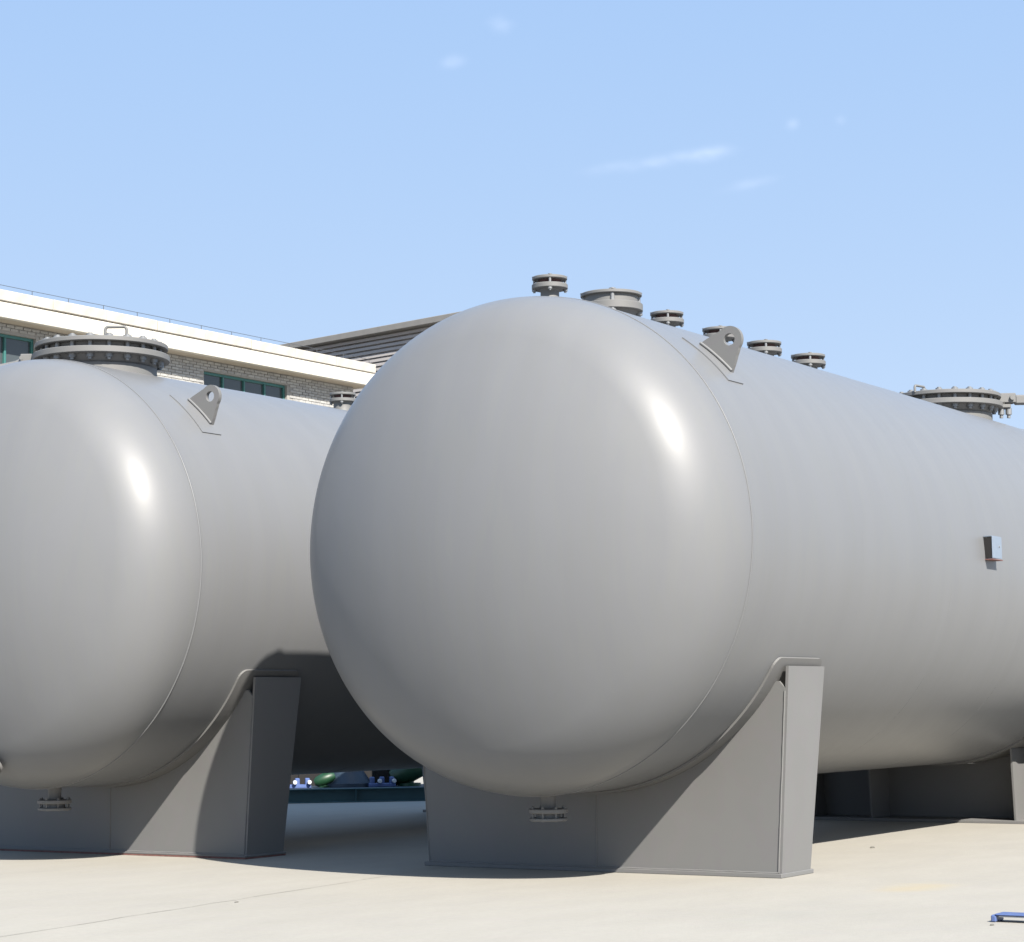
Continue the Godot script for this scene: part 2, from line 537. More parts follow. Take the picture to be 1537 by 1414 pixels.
func manhole(tank: Node3D, x: float, side: float) -> void:
	var o := nozzle(tank, x, 0, 0.38, 0.495, 0.045, 0.042, 0.033, 0.19, 20, "manhole", 0.41)
	var top := 0.19
	# bent bar handle on the cover
	var h := Builder.new()
	var c := Vector3(-0.205, top, 0.33) if side < 0 else Vector3(-0.40, top, -0.075)
	var d := Vector3(0.53, 0, 0.84) * 0.078
	if side > 0: d = Vector3(0.98, 0, 0.2) * 0.075
	var hh := 1.0 if side < 0 else 0.65
	var pth := []
	pth.append(c - d + Vector3.DOWN * 0.01)
	pth.append(c - d + Vector3.UP * 0.055 * hh)
	pth.append(c - d * 0.93 + Vector3.UP * 0.07 * hh)
	pth.append(c - d * 0.8 + Vector3.UP * 0.078 * hh)
	pth.append(c + d * 0.8 + Vector3.UP * 0.078 * hh)
	pth.append(c + d * 0.93 + Vector3.UP * 0.07 * hh)
	pth.append(c + d + Vector3.UP * 0.055 * hh)
	pth.append(c + d + Vector3.DOWN * 0.01)
	h.tube(pth, 0.011, 10)
	part("handle", h.mesh(), M.steel, o)
	# davit: hinge cheeks on the flange, pin, and a swung-out arm
	var dir := Vector3(0.53, 0, 0.84) * side
	dir = dir.normalized()
	var ac := dir.cross(Vector3.UP).normalized()
	var bs := Basis(dir, Vector3.UP, ac)
	var hb := Builder.new()
	var big := 1.0 if side > 0 else 0.7
	var lo := -0.072 if side > 0 else -0.135
	for s in [-1.0, 1.0]:
		hb.box(dir * 0.525 + ac * 0.05 * s + Vector3.UP * 0.235, Vector3(0.17, 0.085, 0.02) * big, 0.006, bs)
	hb.box(dir * 0.49 + Vector3.UP * 0.163, Vector3(0.15, 0.034, 0.12) * big, 0.006, bs)
	hb.lathe([Vector2(0, -0.085), Vector2(0.022, -0.085), Vector2(0.022, 0.085), Vector2(0, 0.085)], 12, Transform3D(Basis(dir, ac, -Vector3.UP) * big, dir * 0.575 + Vector3.UP * 0.235))
	part("hinge", hb.mesh(), M.steel, o, Transform3D(Basis.IDENTITY, Vector3(0, lo, 0)))
	for k in [0.485, 0.55]:
		var cl := Builder.new()
		cl.lathe([Vector2(0, 0.06), Vector2(0.016, 0.06), Vector2(0.016, 0.09), Vector2(0.028, 0.09), Vector2(0.028, 0.147), Vector2(0, 0.147)], 6, Transform3D(Basis.IDENTITY, dir * k + ac * 0.02))
		part("clamp_bolt", cl.mesh(), M.bolt, o, Transform3D(Basis.IDENTITY, Vector3(0, lo, 0)))
	var ar := Builder.new()
	if side > 0:
		ar.box(dir * 0.66 + Vector3.UP * 0.222, Vector3(0.11, 0.085, 0.075), 0.014, bs)
		ar.box(dir * 0.735 + Vector3.UP * 0.215, Vector3(0.05, 0.115, 0.11), 0.014, bs)
		ar.tube([dir * 0.74 + Vector3.UP * 0.215, dir * 0.80 + Vector3.UP * 0.20, dir * 0.95 + Vector3.UP * 0.12, dir * 1.3 + Vector3.UP * 0.02], 0.046, 14)
	else:
		ar.tube([dir * 0.55 + Vector3.UP * 0.225, dir * 0.62 + Vector3.UP * 0.19, dir * 0.74 + Vector3.UP * 0.165, dir * 1.3 + Vector3.UP * 0.12], 0.034, 14)
	part("davit_arm", ar.mesh(), M.steel, o, Transform3D(Basis.IDENTITY, Vector3(0, lo, 0)))

func arc_point(r: float, deg: float) -> Vector3:
	var a := deg_to_rad(deg)
	return Vector3(0, AXIS_Y + r * sin(a), r * cos(a))

func lifting_lug(tank: Node3D, x: float) -> void:
	# doubler plate rolled to the shell, with a holed lug standing on it across the axis
	var b := Builder.new()
	var r0 := R - 0.003
	var r1 := R + 0.007
	var rows := 12
	var x0 := x - 0.17
	var x1 := x + 0.03
	for k in rows:
		var a0 := lerpf(38.6, 54.5, float(k) / rows)
		var a1 := lerpf(38.6, 54.5, float(k + 1) / rows)
		var e := Vector3.RIGHT
		b.quad(arc_point(r1, a0) + e * x0, arc_point(r1, a0) + e * x1, arc_point(r1, a1) + e * x1, arc_point(r1, a1) + e * x0, arc_point(1, a0) - Vector3(0, AXIS_Y, 0))
		b.quad(arc_point(r0, a0) + e * x0, arc_point(r1, a0) + e * x0, arc_point(r1, a1) + e * x0, arc_point(r0, a1) + e * x0, -e)
		b.quad(arc_point(r0, a0) + e * x1, arc_point(r1, a0) + e * x1, arc_point(r1, a1) + e * x1, arc_point(r0, a1) + e * x1, e)
	b.quad(arc_point(r0, 38.6) + Vector3.RIGHT * x0, arc_point(r1, 38.6) + Vector3.RIGHT * x0, arc_point(r1, 38.6) + Vector3.RIGHT * x1, arc_point(r0, 38.6) + Vector3.RIGHT * x1, Vector3.DOWN)
	b.quad(arc_point(r0, 54.5) + Vector3.RIGHT * x0, arc_point(r1, 54.5) + Vector3.RIGHT * x0, arc_point(r1, 54.5) + Vector3.RIGHT * x1, arc_point(r0, 54.5) + Vector3.RIGHT * x1, Vector3.UP)
	var o := part("lifting_lug", b.mesh(), M.paint, tank)
	# the lug plate: two-sided outline round a hole
	var a := deg_to_rad(47.5)
	var er := Vector3(0, sin(a), cos(a))   # outwards
	var et := Vector3(0, cos(a), -sin(a))  # along the hoop, upwards
	var o0 := Vector3(x - 0.015, AXIS_Y, 0)
	var hc := Vector2(0.0, 1.642)
	var rt := 0.082
	var outer := PackedVector2Array()
	var inner := PackedVector2Array()
	var n := 48
	for k in n:
		var th := TAU * k / n - PI * 0.5
		var d := Vector2(cos(th), sin(th))
		inner.append(hc + d * 0.037)
		# cast from the hole centre to the outline
		var tmin := rt
		# tangent outline: hull of the round eye and the base line
		var best := rt
		for s in 40:
			var w := float(s) / 39.0
			var hw := lerpf(rt, 0.142, w)
			var yy := lerpf(hc.y, 1.505, w)
			if absf(d.y) > 1e-4 and d.y < 0.0:
				var tt := (yy - hc.y) / d.y
				if absf(d.x * tt) <= hw: best = maxf(best, tt)
			if absf(d.x) > 1e-4 and d.y < 0.15:
				var t2 := hw / absf(d.x)
				if absf(hc.y + d.y * t2 - yy) < 0.006: best = maxf(best, t2)
		outer.append(hc + d * best)
	var p := Builder.new()
	for sd in [0.0, 0.03]:
		var nn: Vector3 = Vector3.LEFT if sd == 0.0 else Vector3.RIGHT
		for k in n:
			var j := (k + 1) % n
			var q := []
			for w in [outer[k], outer[j], inner[j], inner[k]]:
				q.append(o0 + Vector3.RIGHT * sd + er * w.y + et * w.x)
			p.quad(q[0], q[1], q[2], q[3], nn)
	for k in n:
		var j := (k + 1) % n
		for side in [[outer, 1.0], [inner, -1.0]]:
			var pa: Vector2 = side[0][k]
			var pb: Vector2 = side[0][j]
			var A := o0 + er * pa.y + et * pa.x
			var B := o0 + er * pb.y + et * pb.x
			var mid: Vector2 = (pa + pb) * 0.5 - hc
			p.quad(A, B, B + Vector3.RIGHT * 0.03, A + Vector3.RIGHT * 0.03, (er * mid.y + et * mid.x) * side[1])
	part("eye_plate", p.mesh(), M.steel, o)
	# fillet weld along the foot of the lug
	var wl := Builder.new()
	var wp := []
	for k in 15:
		wp.append(arc_point(R + 0.017, lerpf(42.2, 52.8, k / 14.0)) + Vector3.RIGHT * (x - 0.02))
	wl.tube(wp, 0.009, 8)
	part("weld_bead", wl.mesh(), M.weld, o)

# saddle with web plate at xw (outer face) opening towards dir (+1 or -1 along x)
func saddle(tank: Node3D, xw: float, dir: float, shim: bool) -> void:
	var zb := 1.25
	var zt := 1.328
	var yb := 0.024
	var rs := R + 0.016
	# web: straight foot, leaning ends, round cradle
	var poly := PackedVector2Array()
	poly.append(Vector2(-zb, yb))
	poly.append(Vector2(zb, yb))
	poly.append(Vector2(1.322, 1.115))
	poly.append(Vector2(1.285, 1.158))
	for k in 49:
		var a := deg_to_rad(lerpf(-33.6, -146.4, k / 48.0))
		poly.append(Vector2(rs * cos(a), AXIS_Y + rs * sin(a)))
	poly.append(Vector2(-1.285, 1.158))
	poly.append(Vector2(-1.322, 1.115))
	var b := Builder.new()
	var th := 0.018
	var ex := Vector3.BACK
	b.plate(poly, Vector3(xw + (th if dir > 0 else 0.0), 0, 0), ex, Vector3.UP, th)
	var o := part("saddle", b.mesh(), M.steel, tank)
	# butt weld down the middle of the web
	b = Builder.new()
	b.tube([Vector3(xw - dir * 0.0005, 0.03, 0.01), Vector3(xw - dir * 0.0005, 0.47, 0.012)], 0.0045, 6)
	part("weld_bead", b.mesh(), M.steel, o)
	# fillet welds along the foot and up the corners
	var rw := RandomNumberGenerator.new()
	rw.seed = 55
	var fp := []
	for k in 64:
		fp.append(Vector3(xw - dir * (0.001 + rw.randf_range(0.0, 0.002)), 0.029 + rw.randf_range(-0.001, 0.001), lerpf(-1.249, 1.249, k / 63.0)))
	b = Builder.new()
	b.tube(fp, 0.0065, 6)
	part("weld_bead", b.mesh(), M.steel, o)
	for s in [-1.0, 1.0]:
		fp = []
		for k in 30:
			var h := k / 29.0
			fp.append(Vector3(xw + dir * (0.001 + rw.randf_range(-0.001, 0.001)), lerpf(0.03, 1.10, h), s * (lerpf(1.2505, 1.3195, h) + rw.randf_range(-0.001, 0.001))))
		b = Builder.new()
		b.tube(fp, 0.006, 6)
		part("weld_bead", b.mesh(), M.steel, o)
	# end plates, wider at the top
	for s in [-1.0, 1.0]:
		b = Builder.new()
		var x0 := xw + dir * 0.003
		var q := PackedVector2Array([Vector2(x0, 0.024), Vector2(xw + dir * 0.405, 0.024), Vector2(xw + dir * 0.515, 1.248), Vector2(x0, 1.248)])
		var lean := Vector3(0, 1.0, s * (zt - zb) / 1.22)
		b.plate(q, Vector3(0, 0, s * (zb + 0.001) - s * 0.0), Vector3.RIGHT, lean, 0.018)
		part("side_plate", b.mesh(), M.steel, o)
	# inner ribs
	for z in [-0.64, 0.64]:
		b = Builder.new()
		var yt := AXIS_Y - sqrt(rs * rs - z * z)
		var q := PackedVector2Array([Vector2(xw + dir * 0.02, 0.024), Vector2(xw + dir * 0.40, 0.024), Vector2(xw + dir * 0.455, yt), Vector2(xw + dir * 0.02, yt)])
		b.plate(q, Vector3(0, 0, z - 0.008), Vector3.RIGHT, Vector3.UP, 0.016)
		part("rib", b.mesh(), M.steel, o)
	# foot plate
	b = Builder.new()
	var y0 := 0.012 if shim else 0.0
	b.box(Vector3(xw + dir * 0.205, (y0 + 0.026) * 0.5, 0), Vector3(0.45, 0.026 - y0, 2.56), 0.003)
	part("base_plate", b.mesh(), M.steel, o)
	if shim:
		b = Builder.new()
		b.box(Vector3(xw + dir * 0.205, 0.006, 0), Vector3(0.446, 0.012, 2.556), 0.002)
		part("shim_plate", b.mesh(), M.primer, o)
	# wear pad rolled to the shell, its corners rounded
	b = Builder.new()
	var xa := xw - dir * 0.135
	var xb := xw + dir * 0.53
	var rows := 64
	var cr := 0.07
	var prev := []
	var r0 := R + 0.001
	var r1 := R + 0.0155
	for k in rows + 1:
		var deg := lerpf(-27.6, -152.4, float(k) / rows)
		# cluster rows near both ends for the corners
		var u := float(k) / rows
		deg = lerpf(-27.6, -152.4, 0.5 - 0.5 * cos(PI * u))
		var dist := deg_to_rad(minf(absf(deg + 27.6), absf(deg + 152.4))) * R
		var cut := 0.0
		if dist < cr:
			cut = cr - sqrt(maxf(cr * cr - (cr - dist) * (cr - dist), 0.0))
		var row := [arc_point(r0, deg) + Vector3.RIGHT * (xa + dir * cut), arc_point(r1, deg) + Vector3.RIGHT * (xa + dir * cut), arc_point(r1, deg) + Vector3.RIGHT * (xb - dir * cut), arc_point(r0, deg) + Vector3.RIGHT * (xb - dir * cut)]
		if k > 0:
			var up := arc_point(1, deg) - Vector3(0, AXIS_Y, 0)
			b.quad(prev[1], prev[2], row[2], row[1], up)
			b.quad(prev[0], prev[1], row[1], row[0], Vector3.LEFT * dir)
			b.quad(prev[3], prev[2], row[2], row[3], Vector3.RIGHT * dir)
		if k == 0 or k == rows:
			b.quad(row[0], row[1], row[2], row[3], Vector3.UP)
		prev = row
	part("wear_pad", b.mesh(), M.steel, o)

func ring_bead(x: float, r: float, tube_r: float, seed_: int, ground_off := 0.0) -> ArrayMesh:
	var f := FastNoiseLite.new()
	f.seed = seed_
	f.frequency = 1.4
	var b := Builder.new()
	var pos := func(u: float, w: float) -> Vector3:
		var a := TAU * u
		var t := TAU * w
		var wob := f.get_noise_2d(cos(a) * 3.0, sin(a) * 3.0)
		var rr := r - ground_off * (0.5 + 0.5 * sin(a)) + tube_r * sin(t) * (0.62 + 0.2 * wob)
		return Vector3(x + tube_r * 1.35 * cos(t) + wob * 0.0015, rr * sin(a), rr * cos(a))
	# plain grid with normals taken from the tube
	var nu := 220
	var nv := 8
	for i in nu:
		for j in nv:
			var q := []
			var nn := []
			for k in [[0, 0], [1, 0], [1, 1], [0, 1]]:
				var u := float(i + k[0]) / nu
				var w := float(j + k[1]) / nv
				q.append(pos.call(u, w) + Vector3(0, AXIS_Y, 0))
				nn.append(Vector3(cos(TAU * w), sin(TAU * w) * sin(TAU * u), sin(TAU * w) * cos(TAU * u)))
			b.tri(q[0], q[1], q[2], nn[0], nn[1], nn[2])
			b.tri(q[0], q[2], q[3], nn[0], nn[2], nn[3])
	return b.mesh()

func make_tank(label: String, at: Vector3, seed_: int, shim: bool) -> Node3D:
	var t := thing("storage_tank", label, "tank", at, 0.0, "grey horizontal storage tanks")
	# shell plates are not perfectly round: a millimetre or two of waviness
	var f := FastNoiseLite.new()
	f.seed = seed_
	f.frequency = 0.55
	f.fractal_octaves = 2
	var b := Builder.new()
	var shell := func(u: float, w: float) -> Vector3:
		var a := TAU * w
		var x := -0.035 + (LEN + 0.07) * u
		var k := sin(PI * u)
		var r := R + 0.0028 * f.get_noise_3d(x * 1.3, 2.2 * sin(a), 2.2 * cos(a)) * minf(1.0, k * 6.0)
		# plates pull in slightly at each girth weld
		var s := absf(wrapf(x, -0.765, 0.765))
		r -= 0.0010 * exp(-s * s / 0.012)
		return Vector3(x, AXIS_Y + r * sin(a), r * cos(a))
	b.surf(110, 168, shell, Vector3(LEN * 0.5, AXIS_Y, 0))
	# the check for outward normals uses the centre; far ends are turned right as well because the shell is convex
	part("shell", b.mesh(), M.paint, t)
	for e in [0, 1]:
		b = Builder.new()
		var head := func(u: float, w: float) -> Vector3:
			var a := TAU * w
			# torispherical dish: spherical crown, then the knuckle that turns into the shell
			var phi := asin((R - KNUCKLE) / (CROWN - KNUCKLE))
			var dep := (CROWN - KNUCKLE) * cos(phi)
			var r := 0.0
			var x := 0.0
			if u < 0.4:
				var ps := phi * u / 0.4
				r = CROWN * sin(ps)
				x = CROWN * cos(ps) - dep
			else:
				var ps := lerpf(phi, PI * 0.5, (u - 0.4) / 0.6)
				r = R - KNUCKLE + KNUCKLE * sin(ps)
				x = KNUCKLE * cos(ps)
			var k := (0.004 * f.get_noise_3d(1.7 * x + 7.0 * e, 1.7 * r * sin(a), 1.7 * r * cos(a)) + 0.0007 * f.get_noise_3d(6.0 * x, 6.0 * r * sin(a) + 3.0, 6.0 * r * cos(a))) * sin(PI * u)
			x = -0.0355 - x - k
			if e == 1: x = LEN - x
			return Vector3(x, AXIS_Y + r * sin(a), r * cos(a))
		b.surf(70, 180, head, Vector3(0.6 if e == 0 else LEN - 0.6, AXIS_Y, 0))
		part("dished_head", b.mesh(), M.paint, t)
	for k in 6:
		var x := k * LEN / 5.0
		if k == 0: x = -0.037
		if k == 5: x = LEN + 0.037
		part("weld_seam", ring_bead(x, R + (0.001 if k == 0 or k == 5 else (-0.0036 if k == 2 else -0.0052)), 0.0062, seed_ + k, 0.003 if k == 2 else 0.0), M.paint, t)
	saddle(t, 0.712, 1.0, shim)
	saddle(t, LEN - 0.712, -1.0, false)
	lifting_lug(t, 0.52)
	# drain at the bottom
	nozzle(t, 0.16, 0, 0.046, 0.118, 0.026, 0.028, 0.018, 0.155, 8, "drain_nozzle", 0.0, true)
	return t

func build_tanks() -> void:
	var a := make_tank("grey tank with a row of six nozzles and a manhole along its top", Vector3.ZERO, 101, false)
	nozzle(a, 0.262, 0, 0.058, 0.112, 0.031, 0.027, 0.02, 0.18, 4)
	nozzle(a, 1.03, 0, 0.155, 0.205, 0.05, 0.05, 0.022, 0.192, 4, "nozzle", 0.175)
	nozzle(a, 1.79, 0, 0.058, 0.116, 0.031, 0.027, 0.02, 0.18, 4)
	nozzle(a, 2.57, 0, 0.064, 0.122, 0.031, 0.027, 0.02, 0.18, 4)
	nozzle(a, 3.30, 0, 0.07, 0.130, 0.033, 0.028, 0.021, 0.18, 4)
	nozzle(a, 4.07, 0, 0.07, 0.134, 0.033, 0.028, 0.021, 0.184, 4)
	manhole(a, 6.93, 1.0)
	# open-ended nameplate bracket on the flank
	var c := Vector3(3.78, 2.105, 1.497)
	var b := Builder.new()
	b.box(c + Vector3(0, 0, 0.058), Vector3(0.19, 0.155, 0.006), 0.002)
	b.box(c + Vector3(0, 0.08, 0.026), Vector3(0.186, 0.006, 0.058), 0.0)
	var np := part("nameplate_bracket", b.mesh(), M.plate, a)
	b = Builder.new()
	b.box(c + Vector3(0.0, -0.086, 0.03), Vector3(0.20, 0.007, 0.07), 0.002)
	part("shelf", b.mesh(), M.primer, np)
	b = Builder.new()
	b.box(c + Vector3(-0.089, -0.003, 0.024), Vector3(0.006, 0.148, 0.054), 0.0)
	part("cheek", b.mesh(), M.dark, np)
	b = Builder.new()
	b.lathe([Vector2(0, 0.061), Vector2(0.007, 0.061), Vector2(0.006, 0.066), Vector2(0, 0.067)], 10, Transform3D(Basis(Vector3.RIGHT, PI * 0.5), c + Vector3(0.04, 0.01, 0)))
	part("rivet", b.mesh(), M.bolt, np)

	var l := make_tank("grey tank with a large bolted manhole close to its end and one small nozzle", Vector3(-0.021, 0, -4.0396), 202, true)
	manhole(l, 0.595, -1.0)
	nozzle(l, 3.53, 0, 0.078, 0.112, 0.028, 0.028, 0.02, 0.175, 4)
	# small nozzle low on the dished head
	b = Builder.new()
	b.lathe([Vector2(0.03, -0.08), Vector2(0.03, 0.06), Vector2(0.085, 0.062), Vector2(0.085, 0.085), Vector2(0.0, 0.085)], 28)
	var nd := Vector3(-0.75, -0.66, 0.0).normalized()
	var nx := Transform3D(Basis(Vector3.BACK.cross(nd).normalized() * -1.0, nd, Vector3.BACK), Vector3(-0.45, AXIS_Y - 1.27, 0.06))
	var hn := part("head_nozzle", b.mesh(), M.steel, l, nx)
	b = Builder.new()
	b.lathe([Vector2(0, 0.095), Vector2(0.083, 0.095), Vector2(0.083, 0.11), Vector2(0, 0.11)], 28)
	part("cover", b.mesh(), M.bolt, hn)

# ---------------------------------------------------------------- buildings
func build_factory() -> void:
	var f := thing("factory_building", "white eaved factory block with grey tiled wall and teal strip windows", "building", Vector3(0, 0, -24), deg_to_rad(-1.5))
	var s0 := 2.0
	var s1 := 30.12   # end of the wall
	var s2 := 30.42   # end of the eaves
	var wz := -0.47   # wall face behind the fascia
	var yt := 8.59    # underside of the eaves
	var wins := [[16.9, 19.90, 6.7, 8.385], [24.86, 27.68, 6.7, 8.352], [9.0, 12.0, 6.7, 8.37]]
	# wall with openings: vertical strips
	var b := Builder.new()
	var cuts := [s0]
	var ws := wins.duplicate()
	ws.sort_custom(func(p, q): return p[0] < q[0])
	for w in ws:
		cuts.append(w[0]); cuts.append(w[1])
	cuts.append(s1)
	for k in cuts.size() - 1:
		var a: float = cuts[k]
		var e: float = cuts[k + 1]
		if k % 2 == 0:
			b.box(Vector3((a + e) * 0.5, yt * 0.5, wz - 0.15), Vector3(e - a, yt, 0.3))
		else:
			var w = ws[(k - 1) / 2]
			b.box(Vector3((a + e) * 0.5, w[2] * 0.5, wz - 0.151), Vector3(e - a, w[2], 0.298))
			b.box(Vector3((a + e) * 0.5, (w[3] + yt) * 0.5, wz - 0.151), Vector3(e - a, yt - w[3], 0.298))
	b.box(Vector3(s1 - 0.15, yt * 0.5, wz - 6.3), Vector3(0.298, yt - 0.004, 12.0))
	b.box(Vector3(s0 + 0.15, yt * 0.5, wz - 6.3), Vector3(0.298, yt - 0.004, 12.0))
	b.box(Vector3((s0 + s1) * 0.5, yt * 0.5, wz - 12.35), Vector3(s1 - s0, yt - 0.004, 0.1))
	part("wall", b.mesh(), M.mortar, f)
	# dark room behind the glass is closed by the wall box; windows sit in the openings
	for w in wins:
		var cx: float = (w[0] + w[1]) * 0.5
		var wd: float = w[1] - w[0]
		var ht: float = w[3] - w[2]
		var cy: float = (w[2] + w[3]) * 0.5
		b = Builder.new()
		for s in [-1.0, 1.0]:
			b.box(Vector3(cx + s * (wd * 0.5 - 0.03), cy, wz - 0.1), Vector3(0.058, ht, 0.07), 0.005)
			b.box(Vector3(cx, cy + s * (ht * 0.5 - 0.03), wz - 0.1), Vector3(wd - 0.12, 0.058, 0.068), 0.005)
		var fr := part("window", b.mesh(), M.teal, f)
		var m := 4
		var step := wd / m
		for k in m:
			b = Builder.new()
			b.box(Vector3(w[0] + step * (k + 0.5), cy, wz - 0.115), Vector3(step - 0.03, ht - 0.1, 0.008))
			part("pane", b.mesh(), M.glass, fr)
			if k > 0:
				b = Builder.new()
				b.box(Vector3(w[0] + step * k, cy, wz - 0.09), Vector3(0.05, ht - 0.115, 0.06), 0.005)
				part("mullion", b.mesh(), M.teal, fr)
	# split-face tiles in running bond; each tile of the strip that shows is a piece
	var pw := 0.225
	var ph := 0.063
	var variants: Array[Mesh] = []
	for k in 3:
		b = Builder.new()
		b.box(Vector3(0, 0, 0.006), Vector3(pw - 0.012 - 0.004 * k, ph - 0.010, 0.016 + 0.004 * k), 0.004)
		variants.append(b.mesh())
	var tm := [M.tile0, M.tile1, M.tile2]
	var rest := Builder.new()
	var count := 0
	rng.seed = 31
	var rows := int((yt - 5.2) / ph)
	for r in rows:
		var y := yt - 0.02 - (r + 0.5) * ph
		var c := 0
		var s := s1 - pw * 0.5 - (pw * 0.5 if r % 2 == 1 else 0.0)
		while s > s0 + pw:
			var skip := false
			for w in wins:
				if s + pw * 0.5 > w[0] and s - pw * 0.5 < w[1] and y + ph * 0.5 > w[2] and y - ph * 0.5 < w[3]:
					skip = true
			var shows := (s > 22.6 and y > 7.93) or (s > 18.4 and s < 22.6 and y > 8.36)
			if not skip:
				var jz := rng.randf_range(0.0, 0.008)
				var v := rng.randi() % 3
				var q := rng.randi() % 3
				if shows and count < 300:
					part("tile", variants[v], tm[q], f, Transform3D(Basis.IDENTITY, Vector3(s, y, wz + jz)))
					count += 1
				elif y > 6.6 and s > 16.0:
					rest.box(Vector3(s, y, wz + 0.006 + jz), Vector3(pw - 0.012, ph - 0.010, 0.018))
			s -= pw
	part("tile_field", rest.mesh(), M.tile0, f).set_meta("kind", "stuff")
	# eaves: soffit slab, fascia, set-back drip course, parapet
	b = Builder.new()
	b.box(Vector3((s0 + s2) * 0.5 - 0.05, yt + 0.02, -6.4), Vector3(s2 - s0 - 0.12, 0.04, 12.6))
	part("soffit", b.mesh(), M.soffit, f)
	b = Builder.new()
	b.box(Vector3((s0 + s2) * 0.5, 8.735, -0.06), Vector3(s2 - s0, 0.305, 0.12), 0.012)
	b.box(Vector3(s2 - 0.06, 8.735, -6.4), Vector3(0.12, 0.304, 12.5), 0.012)
	part("fascia", b.mesh(), M.render_white, f)
	b = Builder.new()
	b.box(Vector3((s0 + s2) * 0.5 - 0.03, 8.9, -6.45), Vector3(s2 - s0 - 0.1, 0.03, 12.7))
	part("drip_course", b.mesh(), M.render_white, f)
	# parapet in cast lengths, slightly uneven
	var s := s2
	while s > s0 + 0.5:
		var l := minf(1.5, s - s0)
		b = Builder.new()
		var dy := rng.randf_range(-0.006, 0.006)
		b.box(Vector3(s - l * 0.5, 9.022 + dy, -0.08 + rng.randf_range(-0.004, 0.004)), Vector3(l - 0.012, 0.215, 0.15), 0.012)
		part("parapet", b.mesh(), M.parapet, f)
		s -= l
	b = Builder.new()
	b.box(Vector3(s2 - 0.085, 9.018, -6.5), Vector3(0.14, 0.205, 12.6), 0.012)
	part("parapet", b.mesh(), M.parapet, f)
	# lightning wire on thin stand-offs
	var wp := []
	var k0 := 0
	var ps := 10.56
	while ps < s2:
		b = Builder.new()
		b.tube([Vector3(ps, 9.1, -0.09), Vector3(ps, 9.235, -0.09)], 0.007, 6)
		part("rail_post", b.mesh(), M.galv, f)
		wp.append(Vector3(ps, 9.235 + rng.randf_range(-0.004, 0.004), -0.09))
		ps += 0.985
		k0 += 1
	b = Builder.new()
	b.tube(wp, 0.0055, 6)
	part("rail_wire", b.mesh(), M.galv, f)
	b = Builder.new()
	b.box(Vector3((s0 + s1) * 0.5, 8.925, -6.5), Vector3(s1 - s0 - 0.2, 0.02, 12.2))
	part("roof", b.mesh(), M.mortar, f)

func build_louvre() -> void:
	var f := thing("louvred_building", "taller grey building clad in horizontal louvre slats behind the white eaves", "building", Vector3(33.3, 0, -25.6), deg_to_rad(79.4))
	var x0 := -3.7
	var x1 := 16.0
	var cx := (x0 + x1) * 0.5
	var w := x1 - x0
	var b := Builder.new()
	b.box(Vector3(cx, 5.22, 3.0), Vector3(w, 10.44, 5.0))
	part("wall", b.mesh(), M.slat, f)
	b = Builder.new()
	b.box(Vector3(cx, 10.53, 2.5), Vector3(w + 0.1, 0.16, 5.3), 0.01)
	part("coping", b.mesh(), M.coping, f)
	# one slat profile: face plate leaning outwards at the bottom
	b = Builder.new()
	b.box(Vector3(cx, 0, 0), Vector3(w, 0.078, 0.010), 0.003, Basis(Vector3.RIGHT, 0.16))
	var m := b.mesh()
	for k in 46:
		part("slat", m, M.slat, f, Transform3D(Basis.IDENTITY, Vector3(0, 10.375 - k * 0.116, 0.062)))

